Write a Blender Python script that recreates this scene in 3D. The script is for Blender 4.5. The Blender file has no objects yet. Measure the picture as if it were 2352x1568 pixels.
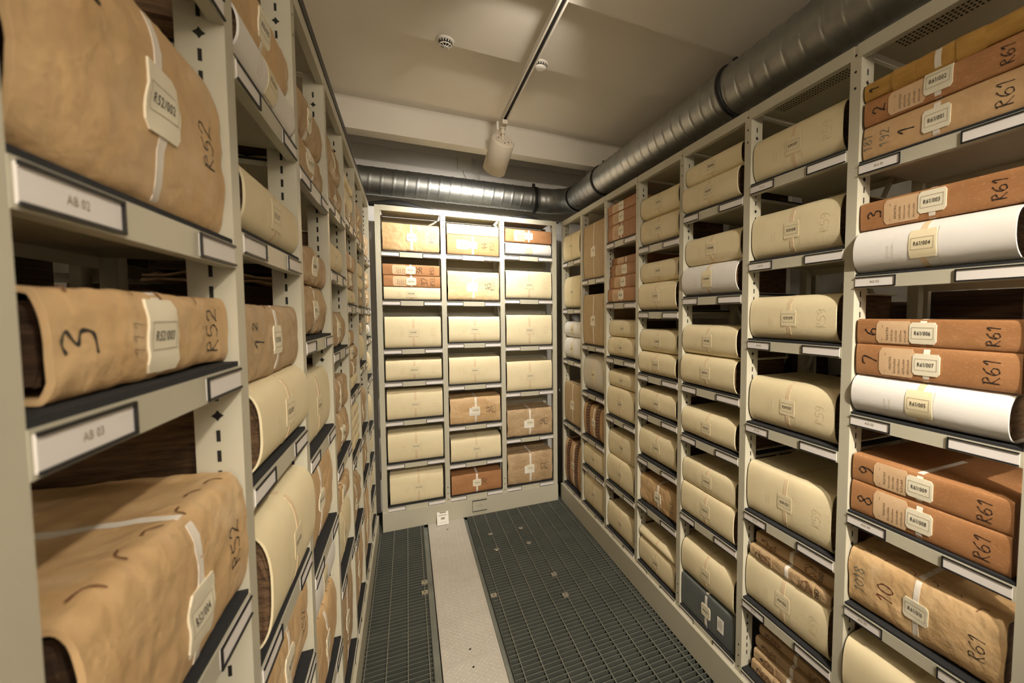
import bpy, math, random
from mathutils import Matrix, Vector, noise
random.seed(7)
SC = bpy.context.scene
COL = SC.collection
PI = math.pi
R = math.radians

# ------------------------------------------------------------------ materials
def mat(name, base, rough=.6, metal=0., var=None, vscale=8., vamt=.5, stretch=(1, 1, 1), bump=0., bscale=200.,
        spots=None, spotscale=40., spotamt=.5, spec=.35, emit=0., detail=5.):
    m = bpy.data.materials.new(name); m.use_nodes = True
    nt = m.node_tree; N = nt.nodes; L = nt.links
    b = N['Principled BSDF']
    b.inputs['Roughness'].default_value = rough
    b.inputs['Metallic'].default_value = metal
    b.inputs['Specular IOR Level'].default_value = spec
    b.inputs['Base Color'].default_value = (*base, 1)
    if emit:
        b.inputs['Emission Color'].default_value = (*base, 1); b.inputs['Emission Strength'].default_value = emit
    tc = N.new('ShaderNodeTexCoord'); mp = N.new('ShaderNodeMapping')
    mp.inputs['Scale'].default_value = stretch
    L.new(tc.outputs['Object'], mp.inputs['Vector'])
    oi = N.new('ShaderNodeObjectInfo')
    va = N.new('ShaderNodeVectorMath'); va.operation = 'ADD'
    sc = N.new('ShaderNodeVectorMath'); sc.operation = 'SCALE'
    sc.inputs[0].default_value = (13., 7., 5.)
    L.new(oi.outputs['Random'], sc.inputs['Scale'])
    L.new(mp.outputs[0], va.inputs[0]); L.new(sc.outputs[0], va.inputs[1])
    col = None
    if var:
        n = N.new('ShaderNodeTexNoise'); n.inputs['Scale'].default_value = vscale; n.inputs['Detail'].default_value = detail
        n.inputs['Roughness'].default_value = .6
        L.new(va.outputs[0], n.inputs['Vector'])
        rp = N.new('ShaderNodeValToRGB')
        rp.color_ramp.elements[0].position = .5 - .5 * vamt * .6; rp.color_ramp.elements[1].position = .5 + .5 * vamt * .6
        rp.color_ramp.elements[0].color = (*base, 1); rp.color_ramp.elements[1].color = (*var, 1)
        L.new(n.outputs[0], rp.inputs[0]); col = rp.outputs[0]
    if spots:
        n = N.new('ShaderNodeTexNoise'); n.inputs['Scale'].default_value = spotscale; n.inputs['Detail'].default_value = 2
        L.new(va.outputs[0], n.inputs['Vector'])
        rp = N.new('ShaderNodeValToRGB'); rp.color_ramp.elements[0].position = .56; rp.color_ramp.elements[1].position = .72
        rp.color_ramp.elements[1].color = (spotamt,) * 3 + (1,)
        L.new(n.outputs[0], rp.inputs[0])
        mx = N.new('ShaderNodeMixRGB'); mx.inputs['Color2'].default_value = (*spots, 1)
        if col: L.new(col, mx.inputs['Color1'])
        else: mx.inputs['Color1'].default_value = (*base, 1)
        L.new(rp.outputs[0], mx.inputs['Fac']); col = mx.outputs[0]
    if col: L.new(col, b.inputs['Base Color'])
    if bump:
        n = N.new('ShaderNodeTexNoise'); n.inputs['Scale'].default_value = bscale; n.inputs['Detail'].default_value = 3
        L.new(va.outputs[0], n.inputs['Vector'])
        bp = N.new('ShaderNodeBump'); bp.inputs['Strength'].default_value = bump; bp.inputs['Distance'].default_value = .01
        L.new(n.outputs[0], bp.inputs['Height']); L.new(bp.outputs[0], b.inputs['Normal'])
    return m

M = dict(
    metal=mat('painted_steel', (.53, .51, .41), .42, var=(.50, .48, .385), vscale=3, bump=.03, bscale=600),
    dark=mat('dark_slot', (.012, .011, .010), .8),
    mat=mat('black_foam', (.022, .023, .026), .9, bump=.3, bscale=500),
    card=mat('white_card', (.80, .77, .76), .6),
    cream=mat('cream_paper', (.79, .69, .455), .62, var=(.83, .735, .50), vscale=5, spots=(.70, .58, .36), spotscale=14, spotamt=.18, bump=.05, bscale=90),
    white=mat('white_paper', (.80, .785, .76), .6, var=(.84, .825, .80), vscale=4, bump=.03, bscale=90),
    greyw=mat('grey_white_paper', (.66, .62, .53), .6, var=(.70, .66, .57), vscale=4, bump=.03, bscale=90),
    brown=mat('brown_board', (.43, .215, .095), .6, var=(.35, .165, .066), vscale=7, spots=(.56, .30, .15), spotscale=110, spotamt=.5, bump=.06, bscale=150, stretch=(1, 1, 2)),
    tanboard=mat('tan_board', (.58, .39, .21), .6, var=(.50, .31, .15), vscale=7, spots=(.66, .46, .27), spotscale=60, spotamt=.4, bump=.06, bscale=150),
    parch=mat('tan_parchment', (.68, .485, .27), .5, var=(.54, .345, .165), vscale=9, vamt=.8, spots=(.70, .54, .34), spotscale=12, spotamt=.7, bump=.4, bscale=34),
    parchlight=mat('pale_parchment', (.78, .62, .38), .5, var=(.70, .50, .25), vscale=6, vamt=.9, bump=.3, bscale=40),
    hide=mat('aged_hide', (.54, .395, .235), .55, var=(.40, .27, .145), vscale=10, vamt=.8, spots=(.58, .43, .26), spotscale=18, spotamt=.6, bump=.5, bscale=34),
    kraft=mat('grey_tan_board', (.50, .37, .205), .65, var=(.46, .335, .185), vscale=20, bump=.05, bscale=200),
    saddle=mat('brown_band_leather', (.13, .05, .022), .5, var=(.08, .03, .012), vscale=30, bump=.2, bscale=90),
    greybox=mat('grey_box_board', (.13, .145, .145), .55, var=(.115, .13, .13), vscale=9, bump=.05, bscale=300),
    folder=mat('yellow_folder', (.52, .31, .085), .6, var=(.42, .235, .055), vscale=12, stretch=(1, 1, 4), bump=.15, bscale=70),
    page=mat('page_edges', (.21, .125, .065), .85, var=(.05, .028, .014), vscale=16, vamt=.7, stretch=(.35, 1.2, 9), bump=.5, bscale=60, detail=8),
    pagepale=mat('pale_page_edges', (.46, .30, .17), .85, var=(.15, .085, .045), vscale=16, vamt=.8, stretch=(.35, 1.2, 9), bump=.5, bscale=60, detail=8),
    oldpage=mat('old_dark_pages', (.09, .048, .024), .85, var=(.022, .012, .007), vscale=12, vamt=.8, stretch=(.5, .5, 12), bump=.5, bscale=60, detail=8),
    tag=mat('tag_card', (.83, .78, .62), .5),
    tagw=mat('tag_card_white', (.85, .84, .79), .5),
    tagc=mat('tag_card_cream', (.80, .71, .49), .55),
    strap=mat('paper_strap', (.80, .755, .68), .6),
    strapc=mat('paper_strap_on_cream', (.74, .59, .39), .6),
    slip=mat('register_slip', (.70, .50, .31), .65, var=(.64, .44, .26), vscale=20),
    ink=mat('black_ink', (.018, .016, .018), .5),
    redink=mat('dark_red_ink', (.10, .018, .012), .5),
    blueink=mat('blue_crayon', (.10, .15, .15), .7),
    pencil=mat('pencil_line', (.50, .41, .25), .6),
    penline=mat('printed_line', (.30, .255, .17), .6),
    sepia=mat('sepia_ink', (.09, .048, .028), .6),
    thread=mat('sewing_thread', (.20, .10, .05), .7),
    whitethread=mat('pale_thread', (.62, .50, .34), .7),
    plaster=mat('white_plaster', (.80, .765, .70), .85, var=(.775, .74, .675), vscale=2, bump=.02, bscale=60),
    greyp=mat('grey_plaster', (.76, .74, .71), .85, var=(.73, .71, .68), vscale=2, bump=.02, bscale=60),
    zinc=mat('galvanised_steel', (.42, .43, .42), .46, metal=1., var=(.33, .34, .335), vscale=14, vamt=.7, bump=.03, bscale=40),
    rubber=mat('black_rubber', (.013, .013, .014), .5),
    lamp=mat('cream_lamp_paint', (.66, .60, .50), .45),
    plastic=mat('white_plastic', (.74, .71, .65), .45),
    gratetop=mat('grating_top_edge', (.235, .24, .205), .45, metal=.3, var=(.18, .19, .16), vscale=9),  # top edges of the bars, lighter in tone than their sides
    grate=mat('grating_steel', (.085, .092, .080), .55, metal=.2, var=(.065, .072, .064), vscale=6, bump=.05, bscale=90),
    under=mat('dark_subfloor', (.05, .056, .048), .8, var=(.038, .043, .037), vscale=3),
    plate=mat('painted_tread_plate', (.61, .585, .535), .5, var=(.55, .52, .465), vscale=4, bump=.04, bscale=120),
    rail=mat('steel_rail', (.30, .33, .32), .4, metal=.6, var=(.22, .24, .235), vscale=5),
    nickel=mat('nickel_clip', (.55, .52, .46), .35, metal=.8),
)

# ------------------------------------------------------------------ mesh helpers
class MB:
    def __init__(s): s.v = []; s.f = []; s.m = []; s.sm = []
    def box(s, lo, hi, mi=0):
        x0, y0, z0 = [min(a, b) for a, b in zip(lo, hi)]; x1, y1, z1 = [max(a, b) for a, b in zip(lo, hi)]
        n = len(s.v)
        s.v += [(x0, y0, z0), (x1, y0, z0), (x1, y1, z0), (x0, y1, z0), (x0, y0, z1), (x1, y0, z1), (x1, y1, z1), (x0, y1, z1)]
        for q in ((0, 3, 2, 1), (4, 5, 6, 7), (0, 1, 5, 4), (1, 2, 6, 5), (2, 3, 7, 6), (3, 0, 4, 7)):
            s.f.append(tuple(n + i for i in q)); s.m.append(mi); s.sm.append(False)
    def poly(s, pts, mi=0, smooth=False):
        n = len(s.v); s.v += [tuple(p) for p in pts]; s.f.append(tuple(range(n, n + len(pts)))); s.m.append(mi); s.sm.append(smooth)
    def grid(s, rows, mi=0, smooth=True, closeu=False):
        n = len(s.v); k = len(rows[0])
        for r in rows: s.v += [tuple(p) for p in r]
        for i in range(len(rows) - 1):
            for j in range(k - (0 if closeu else 1)):
                j2 = (j + 1) % k
                s.f.append((n + i * k + j, n + i * k + j2, n + (i + 1) * k + j2, n + (i + 1) * k + j)); s.m.append(mi); s.sm.append(smooth)
    def tube(s, pts, r, seg=8, mi=0, caps=True):
        pts = [Vector(p) for p in pts]; rows = []
        for i, p in enumerate(pts):
            t = (pts[min(i + 1, len(pts) - 1)] - pts[max(i - 1, 0)]).normalized()
            a = t.cross(Vector((0, 0, 1)))
            if a.length < .01: a = t.cross(Vector((1, 0, 0)))
            a.normalize(); b = t.cross(a)
            rr = r[i] if isinstance(r, (list, tuple)) else r
            rows.append([p + rr * (math.cos(2 * PI * k / seg) * a + math.sin(2 * PI * k / seg) * b) for k in range(seg)])
        s.grid(rows, mi, True, True)
        if caps:
            s.poly(rows[0][::-1], mi); s.poly(rows[-1], mi)
    def build(s, name, mats, parent=None, tf=None, bevel=0):
        me = bpy.data.meshes.new(name)
        vs = [tf(*p) for p in s.v] if tf else s.v
        me.from_pydata(vs, [], s.f)
        mats = mats if isinstance(mats, (list, tuple)) else [mats]
        for m in mats: me.materials.append(M[m] if isinstance(m, str) else m)
        me.polygons.foreach_set('material_index', s.m); me.polygons.foreach_set('use_smooth', s.sm)
        if tf:
            # keep outward faces when the mapping mirrors
            a = Vector(tf(1, 0, 0)) - Vector(tf(0, 0, 0)); b = Vector(tf(0, 1, 0)) - Vector(tf(0, 0, 0)); c = Vector(tf(0, 0, 1)) - Vector(tf(0, 0, 0))
            if a.cross(b).dot(c) < 0: me.flip_normals()
        me.update()
        o = bpy.data.objects.new(name, me); COL.objects.link(o)
        if parent: o.parent = parent
        if bevel:
            md = o.modifiers.new('bevel', 'BEVEL'); md.width = bevel; md.segments = 2; md.limit_method = 'ANGLE'; md.angle_limit = R(50)
        return o

def tag(o, label=None, cat=None, group=None, kind=None):
    if label: o['label'] = label
    if cat: o['category'] = cat
    if group: o['group'] = group
    if kind: o['kind'] = kind
    return o
def empty(name, loc, rz=0):
    o = bpy.data.objects.new(name, None); COL.objects.link(o); o.location = loc; o.rotation_euler = (0, 0, rz); o.empty_display_size = .05
    return o

# ------------------------------------------------------------------ lettering
CHARS = 'R0123456789/AGBEISTOF'
GLY = {}
def load_glyphs():
    obs = {}
    for ch in CHARS:
        cu = bpy.data.curves.new('g', 'FONT'); cu.body = ch; cu.size = 1; cu.resolution_u = 3; cu.offset = .007
        o = bpy.data.objects.new('g', cu); COL.objects.link(o); obs[ch] = o
    bpy.context.view_layer.update()
    dg = bpy.context.evaluated_depsgraph_get()
    for ch, o in obs.items():
        ev = o.evaluated_get(dg); me = ev.to_mesh()
        vs = [(v.co.x, v.co.y) for v in me.vertices]; fs = [tuple(p.vertices) for p in me.polygons]
        x0 = min(v[0] for v in vs); x1 = max(v[0] for v in vs)
        GLY[ch] = ([(x - x0, y) for x, y in vs], fs, x1 - x0); ev.to_mesh_clear()
    for o in obs.values():
        cu = o.data; bpy.data.objects.remove(o); bpy.data.curves.remove(cu)
load_glyphs()
GLY['1'] = ([(.13, 0), (.23, 0), (.23, .70), (.16, .70), (0, .60), (0, .51), (.13, .575)], [(0, 1, 2, 3, 6), (3, 4, 5, 6)], .25)
def print_text(t, h, sx=.86, gap=.09):
    """centred 2-D verts, faces for a printed string of cap height h"""
    V = []; F = []; x = 0; k = h / .70
    for ch in t:
        if ch == ' ': x += .3; continue
        g = GLY[ch]; n = len(V)
        V += [((x + a) * k * sx, b * k) for a, b in g[0]]; F += [tuple(n + i for i in f) for f in g[1]]
        x += g[2] + gap
    w = (x - gap) * k * sx
    return [(a - w / 2, b - h / 2) for a, b in V], F, w

STROKE = {  # hand-written figures in a 0..0.6 by 0..1 box
    '0': [[(.3, 1), (.08, .75), (.05, .3), (.25, 0), (.48, .2), (.55, .65), (.3, 1)]],
    '1': [[(.1, .7), (.35, 1), (.28, 0)]],
    '2': [[(.08, .75), (.2, .98), (.45, .95), (.5, .7), (.3, .4), (.05, .03), (.2, .1), (.58, .02)]],
    '3': [[(.08, .9), (.3, 1), (.52, .82), (.25, .56), (.52, .4), (.45, .08), (.05, .05)]],
    '4': [[(.35, 1), (.05, .4), (.58, .42)], [(.42, .75), (.38, -.05)]],
    '5': [[(.55, 1), (.18, .97), (.12, .58), (.4, .6), (.55, .32), (.35, .02), (.05, .08)]],
    '6': [[(.5, 1), (.2, .75), (.06, .35), (.2, .03), (.48, .1), (.52, .38), (.3, .5), (.1, .3)]],
    '7': [[(.05, .85), (.08, 1), (.56, .95), (.25, 0)]],
    '8': [[(.3, .55), (.1, .75), (.28, 1), (.5, .8), (.3, .55), (.06, .25), (.28, 0), (.54, .22), (.3, .55)]],
    '9': [[(.5, .7), (.28, .5), (.08, .75), (.25, 1), (.5, .85), (.48, .3), (.25, -.05)]],
    'R': [[(.1, 0), (.15, .95)], [(.05, .9), (.35, 1), (.5, .75), (.15, .5), (.55, 0)]],
    'N': [[(.0, .1), (.1, .9), (.15, .95), (.35, .05), (.45, .15), (.6, .95)]],
    '-': [[(.1, .5), (.5, .5)]],
}
def smooth(pl, n=5):
    if len(pl) < 3: return pl
    P = [pl[0]] + pl + [pl[-1]]; out = []
    for i in range(1, len(P) - 2):
        p0, p1, p2, p3 = P[i - 1:i + 3]
        for k in range(n):
            t = k / n
            out.append(tuple(.5 * (2 * p1[c] + (p2[c] - p0[c]) * t + (2 * p0[c] - 5 * p1[c] + 4 * p2[c] - p3[c]) * t * t + (3 * p1[c] - p0[c] - 3 * p2[c] + p3[c]) * t ** 3) for c in (0, 1)))
    out.append(pl[-1]); return out
def ribbon(pl, w):
    V = []; F = []
    for i, p in enumerate(pl):
        a = pl[max(i - 1, 0)]; b = pl[min(i + 1, len(pl) - 1)]
        dx, dy = b[0] - a[0], b[1] - a[1]; l = math.hypot(dx, dy) or 1
        ww = w * .5 * (.75 + .25 * math.sin(i * 1.3))
        V += [(p[0] - dy / l * ww, p[1] + dx / l * ww), (p[0] + dy / l * ww, p[1] - dx / l * ww)]
        if i: F.append((2 * i - 2, 2 * i - 1, 2 * i + 1, 2 * i))
    return V, F
def hand_text(t, h, w):
    V = []; F = []; x = 0
    for ch in t:
        if ch == ' ': x += .4; continue
        for st in STROKE[ch]:
            v, f = ribbon(smooth([((x + a) * h, b * h) for a, b in st]), w)
            n = len(V); V += v; F += [tuple(n + i for i in q) for q in f]
        x += .66
    tw = (x - .06) * h
    return [(a - tw / 2, b - h / 2) for a, b in V], F, tw
def scribble(n, h, w, rnd):
    """a line of cursive scribble along x, length n*h*.6"""
    pl = []
    for i in range(n * 3):
        pl.append((i * h * .22 + rnd.uniform(-.05, .05) * h, (0, .55 + rnd.random() * .4, .1)[i % 3] * h * rnd.uniform(.6, 1.1)))
    return ribbon(smooth(pl, 3), w)
rot90 = lambda V: [(-b, a) for a, b in V]

# ------------------------------------------------------------------ books
class Surf:
    """wrap-around spine surface of a lying volume: u along the shelf, s along the profile (0 = mid spine, + = up)"""
    def __init__(s, L, D, h, Rf, n, disp=None, flat=False):
        s.L, s.D, s.h, s.flat = L, D, h, flat
        pr = []
        K = 22
        for i in range(K + 1):
            a = PI / 2 - PI * i / K
            z = h / 2 + h / 2 * math.copysign(abs(math.sin(a)) ** (2 / n), math.sin(a))
            d = Rf * (1 - abs(math.cos(a)) ** (2 / n))
            pr.append((d, z))
        top = [(D, h), (D * .75, h), (D * .5, h), (max(Rf * 1.6, D * .28), h)]
        bot = [(max(Rf * 1.6, D * .28), 0), (D * .5, 0), (D, 0)]
        s.p = top + pr + bot
        mid = len(top) + K // 2
        S = [0.]
        for a, b in zip(s.p, s.p[1:]): S.append(S[-1] + math.hypot(a[0] - b[0], a[1] - b[1]))
        s.S = [S[mid] - q for q in S]
        s.disp = disp
        s.front = (S[len(top) + K] - S[len(top)]) / 2
        # analytic-ish normals per node
        s.nn = []
        for i in range(len(s.p)):
            a = s.p[max(i - 1, 0)]; b = s.p[min(i + 1, len(s.p) - 1)]
            dx, dz = b[0] - a[0], b[1] - a[1]; l = math.hypot(dx, dz) or 1
            s.nn.append((dz / l, -dx / l))
        for i in range(len(top) - 1): s.nn[i] = (0, 1)
        for i in range(len(bot) - 1): s.nn[-1 - i] = (0, -1)
    def base(s, q):
        q = max(min(q, s.S[0]), s.S[-1])
        for i in range(len(s.S) - 1):
            if s.S[i] >= q >= s.S[i + 1]:
                t = (s.S[i] - q) / ((s.S[i] - s.S[i + 1]) or 1)
                a, b = s.p[i], s.p[i + 1]; na, nb = s.nn[i], s.nn[i + 1]
                nx, nz = na[0] + (nb[0] - na[0]) * t, na[1] + (nb[1] - na[1]) * t; l = math.hypot(nx, nz) or 1
                return a[0] + (b[0] - a[0]) * t, a[1] + (b[1] - a[1]) * t, nx / l, nz / l
        return (*s.p[-1], 0, -1)
    def at(s, u, q, off=0.):
        d, z, nd, nz = s.base(q)
        if s.disp:
            k = s.disp(u, q, z / s.h, d)
            zz = z + nz * k
            if s.flat: zz = min(zz, s.h - .0004)
            d, z = d + nd * k, max(zz, .0004)
        return (u, d + nd * off, max(z + nz * off, 0.0002))

def conform(sf, V, F, u0, s0, off):
    mb = MB(); mb.v = [sf.at(u0 + a, s0 + b, off) for a, b in V]; mb.f = list(F); mb.m = [0] * len(F); mb.sm = [False] * len(F)
    return mb
def patch(sf, u0, u1, s0, s1, off, nu=2, ns=6, cut=None, thick=.0012):
    """a conforming sheet with a little thickness"""
    rows = []
    for i in range(ns + 1):
        q = s1 + (s0 - s1) * i / ns
        e = 0
        if cut: # clipped / rounded corners
            e0 = min(abs(q - s0), abs(q - s1))
            e = max(0, cut - e0)
            e = cut - math.sqrt(max(cut * cut - e * e, 0)) if e else 0
        rows.append([sf.at(u0 + e + (u1 - u0 - 2 * e) * j / nu, q, off) for j in range(nu + 1)])
    mb = MB(); mb.grid(rows, 0, True)
    low = []
    for i in range(ns + 1):
        q = s1 + (s0 - s1) * i / ns
        low.append(None)
    # side skirts
    ring = [r[0] for r in rows] + rows[-1][1:] + [r[-1] for r in rows[::-1]][1:] + rows[0][::-1][1:]
    cx = sum(p[0] for p in ring) / len(ring)
    sk = [(p[0], p[1] + thick, p[2]) for p in ring]
    mb.grid([ring, sk], 0, False)
    return mb

def mk_disp(kind, seed, amp):
    so = Vector((seed * 3.7, seed * 1.3, seed * 2.1))
    if kind == 'soft':      # paper jackets: faint undulation
        return lambda u, q, t, d: amp * noise.noise(Vector((u * 6, q * 9, 0)) + so)
    if kind == 'parch':     # stretched skin: broad dents, some fine ridges
        def f(u, q, t, d):
            a = noise.noise(Vector((u * 7, q * 11, 0)) + so) * 1.2
            b = 1 - abs(noise.noise(Vector((u * 11, q * 30, 3)) + so)) * 2
            c = 1 - abs(noise.noise(Vector((u * 34, q * 22, 7)) + so)) * 2
            return amp * (a + .4 * b + .22 * c - .7)
        return f
    if kind == 'limp':      # limp hide: strong folds across the spine
        def f(u, q, t, d):
            a = noise.noise(Vector((u * 9, q * 14, 0)) + so)
            b = 1 - abs(noise.noise(Vector((u * 24, q * 12, 5)) + so)) * 2.2
            c = 1 - abs(noise.noise(Vector((u * 46, q * 17, 9)) + so)) * 2.4
            return amp * (a + .6 * b + .45 * c - .9)
        return f
    return None

KIND = {
    # material, page material, closed ends, depth, front radius factor/max, superellipse n, disp kind/amp, tag material, strap material
    'cream': dict(m='cream', pg='page', closed=False, rf=.40, rmax=.055, n=2.8, disp=('soft', .0016), tag='tagc', strap='strapc', desc='cream paper-wrapped volume', name='wrapped_volume'),
    'creamflat': dict(m='cream', pg='pagepale', closed=False, rf=.16, rmax=.028, n=2.6, disp=('soft', .002), tag='tagc', strap='strapc', desc='cream paper-wrapped volume', name='wrapped_volume'),
    'white': dict(m='white', pg='page', closed=False, rf=.45, rmax=.06, n=2.3, disp=('soft', .001), tag='tagc', strap='strapc', desc='white paper-wrapped volume', name='wrapped_volume'),
    'greyw': dict(m='greyw', pg='page', closed=False, rf=.35, rmax=.075, n=2.3, disp=('soft', .0015), tag='tagc', strap='strapc', desc='greyish white wrapped volume', name='wrapped_volume'),
    'brown': dict(m='brown', pg='page', closed=True, rf=.09, rmax=.010, n=2.6, disp=None, tag='tag', strap='strap', desc='reddish brown cloth-covered register', name='register_box'),
    'tanboard': dict(m='tanboard', pg='page', closed=True, rf=.10, rmax=.012, n=2.6, disp=('parch', .0012), tag='tag', strap='strap', desc='pale tan cloth-covered register', name='register_box'),
    'parch': dict(m='parch', pg='oldpage', closed=False, rf=.16, rmax=.03, n=2.8, disp=('parch', .0048), tag='tag', strap='strap', desc='tan parchment-bound volume', name='parchment_volume'),
    'parchlight': dict(m='parchlight', pg='page', closed=False, rf=.12, rmax=.025, n=2.8, disp=('parch', .003), tag='tagw', strap='strap', desc='pale parchment-bound volume', name='parchment_volume'),
    'hide': dict(m='hide', pg='oldpage', closed=False, rf=.2, rmax=.035, n=2.6, disp=('limp', .0085), tag='tag', strap='strap', desc='wrinkled brown hide-bound volume', name='hide_volume'),
    'hideflat': dict(m='hide', pg='page', closed=False, rf=.12, rmax=.025, n=2.8, disp=('parch', .004), tag='tag', strap='strap', desc='dull tan hide-bound volume', name='hide_volume'),
    'kraft': dict(m='kraft', pg='page', closed=True, rf=.05, rmax=.014, n=2.6, disp=None, tag='tag', strap='strap', desc='grey-tan cardboard-covered volume', name='register_box'),
    'banded': dict(m='tanboard', pg='page', closed=False, rf=.14, rmax=.035, n=2.6, disp=('parch', .003), tag='tag', strap='strap', desc='tan volume with two laced dark leather bands', name='banded_volume'),
    'greybox': dict(m='greybox', pg='page', closed=True, rf=.05, rmax=.006, n=3, disp=None, tag='tag', strap='strap', desc='dark grey archive box', name='archive_box'),
    'ledger': dict(m='hide', pg='pagepale', closed=False, rf=.2, rmax=.008, n=2.6, disp=('parch', .0022), tag='tag', strap='strap', desc='thin sewn hide ledger', name='sewn_ledger'),
    'folder': dict(m='folder', pg='folder', closed=False, rf=.3, rmax=.012, n=2.4, disp=('parch', .004), tag='tag', strap='strap', desc='yellowed folded folder bundle', name='folder_bundle'),
    'roll': dict(m='cream', pg='page', closed=False, rf=.95, rmax=.05, n=2.0, disp=('soft', .002), tag='tagc', strap='strapc', desc='rolled cream paper-wrapped bundle', name='wrapped_volume'),
    'old': dict(m='oldpage', pg='oldpage', closed=True, rf=.05, rmax=.01, n=2.6, disp=('parch', .004), tag='tag', strap='strap', desc='dark old ledger', name='old_ledger'),
}
NB = [0]
def book(kind, L, h, place, label, group, code=None, tu=0., num=None, numu=None, hand=None, slip=False, D=.33, tape=True,
         bold=None, tilt=0., stitch=False, ts=0., underslip=False, detail=True, rough_pg=None, extra=None, mat_over=None, flat=False, tagh=None):
    """place(root) puts the volume; local x along the shelf, y into the shelf, z up"""
    k = KIND[kind]; NB[0] += 1; seed = NB[0]; rnd = random.Random(seed * 17)
    root = empty(k['name'], (0, 0, 0)); place(root)
    tag(root, label, 'box' if kind == 'greybox' else 'book', group)
    Rf = min(k['rf'] * h, k['rmax'])
    dsp = mk_disp(k['disp'][0], seed, k['disp'][1]) if k['disp'] else None
    sf = Surf(L, D, h, Rf, k['n'], dsp, flat)
    fine = k['disp'] and k['disp'][0] != 'soft'
    nu = (int(L / .0065) if fine else 14) if detail else 8
    mb = MB()
    # outer skin
    qs = []
    for i in range(len(sf.S) - 1):
        a, b = sf.S[i], sf.S[i + 1]; m_ = max(1, int((a - b) / (.008 if fine and detail else .05)))
        qs += [a + (b - a) * j / m_ for j in range(m_)]
    qs.append(sf.S[-1])
    us = [-L / 2 + L * j / nu for j in range(nu + 1)]
    wob = lambda q: (.004 * noise.noise(Vector((seed, q * 14, 0))) if fine else .0012 * noise.noise(Vector((seed, q * 9, 0))))
    def sk(u, q, off=0.):
        e = u + wob(q) * (u / (L / 2)) ** 3
        return sf.at(e, q, off)
    rows = [[sk(u, q) for u in us] for q in qs]
    mb.grid(rows, 0, True)
    if k['closed']:
        for sgn in (0, -1):
            ring = [r[sgn] for r in rows]
            mb.poly(ring if sgn == 0 else ring[::-1], 0)
        mb.poly([rows[0][0], rows[0][-1], rows[-1][-1], rows[-1][0]][::-1], 0)
    else:
        t = .0035 if kind in ('cream', 'creamflat', 'white', 'greyw', 'roll') else .005
        t = min(t, h * .12)
        inn = []
        for q in qs:
            r = []
            for u in us:
                x, y, z = sk(u, q); d, zz, nd, nz = sf.base(q)
                r.append((x, y - nd * t, z - nz * t))
            inn.append(r)
        mb.grid([r[::-1] for r in inn], 0, True)
        for j in (0, -1):
            mb.grid([[a[j], b[j]] if j == 0 else [b[j], a[j]] for a, b in zip(rows, inn)][::-1], 0, False)
        mb.grid([inn[0], rows[0]], 0, False); mb.grid([rows[-1], inn[-1]], 0, False)
    mm = [mat_over or k['m']]
    cov = mb.build('cover', mm, root)
    if not k['closed']:
        # page block inside the cover
        pb = MB(); ins = L / 2 - (.010 if kind != 'ledger' else .006)
        t = .0045 if kind in ('cream', 'creamflat', 'white', 'greyw', 'roll') else (.007 if kind == 'ledger' else .017)
        t = min(t, h * .16)
        N_ = 9; prow = []
        uu = [-ins, -ins + .004, 0, ins - .004, ins]
        ring0 = []
        for q in qs:
            d, zz, nd, nz = sf.base(q); ring0.append((d - nd * t, zz - nz * t))
        ring0[0] = (D - .012, ring0[0][1]); ring0[-1] = (D - .012, ring0[-1][1])
        def wav(u, p):
            e = .003 * noise.noise(Vector((p[1] * 60 + seed, p[0] * 8, u)))
            return u + (e if u > 0 else -e)
        prow = [[(wav(u, p), p[0], max(p[1], .001)) for u in uu] for p in ring0]
        pb.grid(prow, 0, False)
        for sgn in (0, -1):
            # end face as strips between matching upper and lower profile points
            up = [r[sgn] for r in prow]; n = len(up)
            ns = max(3, int(h / .012))
            grid = []
            for i in range(n // 2):
                a, b = Vector(up[i]), Vector(up[n - 1 - i])
                line = []
                for j in range(ns + 1):
                    p = a.lerp(b, j / ns)
                    if 0 < j < ns: p.x += (.005 * noise.noise(Vector((p.z * 90 + seed, p.y * 10, 2)))) - (.004 if sgn == -1 else -.004) * (1 - abs(2 * j / ns - 1))
                    line.append(tuple(p))
                grid.append(line)
            pb.grid(grid if sgn == 0 else [g[::-1] for g in grid], 0, False)
        pb.poly([prow[0][0], prow[0][-1], prow[-1][-1], prow[-1][0]][::-1], 0)
        pb.build('page_block', rough_pg or k['pg'], root)
    sH = sf.front
    cream = kind in ('cream', 'creamflat', 'white', 'greyw', 'roll')
    if tape and detail:
        w = .0155 if not cream else .017
        if kind == 'kraft': w = .010
        a = patch(sf, tu - w / 2, tu + w / 2, -sH - .01, sH + min(.24, D * .7), .0009, 2, 26)
        a.build('strap', k['strap'], root)
    if code:
        tw = .068; th = .058 if h > .075 else max(h * .86, .03)
        if kind in ('white',): th = min(h * .72, .075)
        if tagh: th = tagh
        s0 = ts
        p = patch(sf, tu - tw / 2, tu + tw / 2, s0 - th / 2, s0 + th / 2, .0022 if not cream else .0012, 5, 8, cut=.006 if not cream else .003, thick=.0022 if not cream else .0009)
        tg = p.build('code_tag', k['tag'], root)
        fr = MB()
        fw, fh = .056, min(.031, th * .62)
        off = .0029 if not cream else .0019
        lw = .0008
        for (a0, a1, b0, b1) in ((-fw / 2, fw / 2, fh / 2 - lw, fh / 2), (-fw / 2, fw / 2, -fh / 2, -fh / 2 + lw), (-fw / 2, -fw / 2 + lw, -fh / 2, fh / 2), (fw / 2 - lw, fw / 2, -fh / 2, fh / 2)):
            n1 = 4 if a1 - a0 > .01 else 1; n2 = 4 if b1 - b0 > .01 else 1
            fr.grid([[sf.at(tu + a0 + (a1 - a0) * i / n1, s0 + b1 + (b0 - b1) * j / n2, off) for i in range(n1 + 1)] for j in range(n2 + 1)], 1, False)
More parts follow.
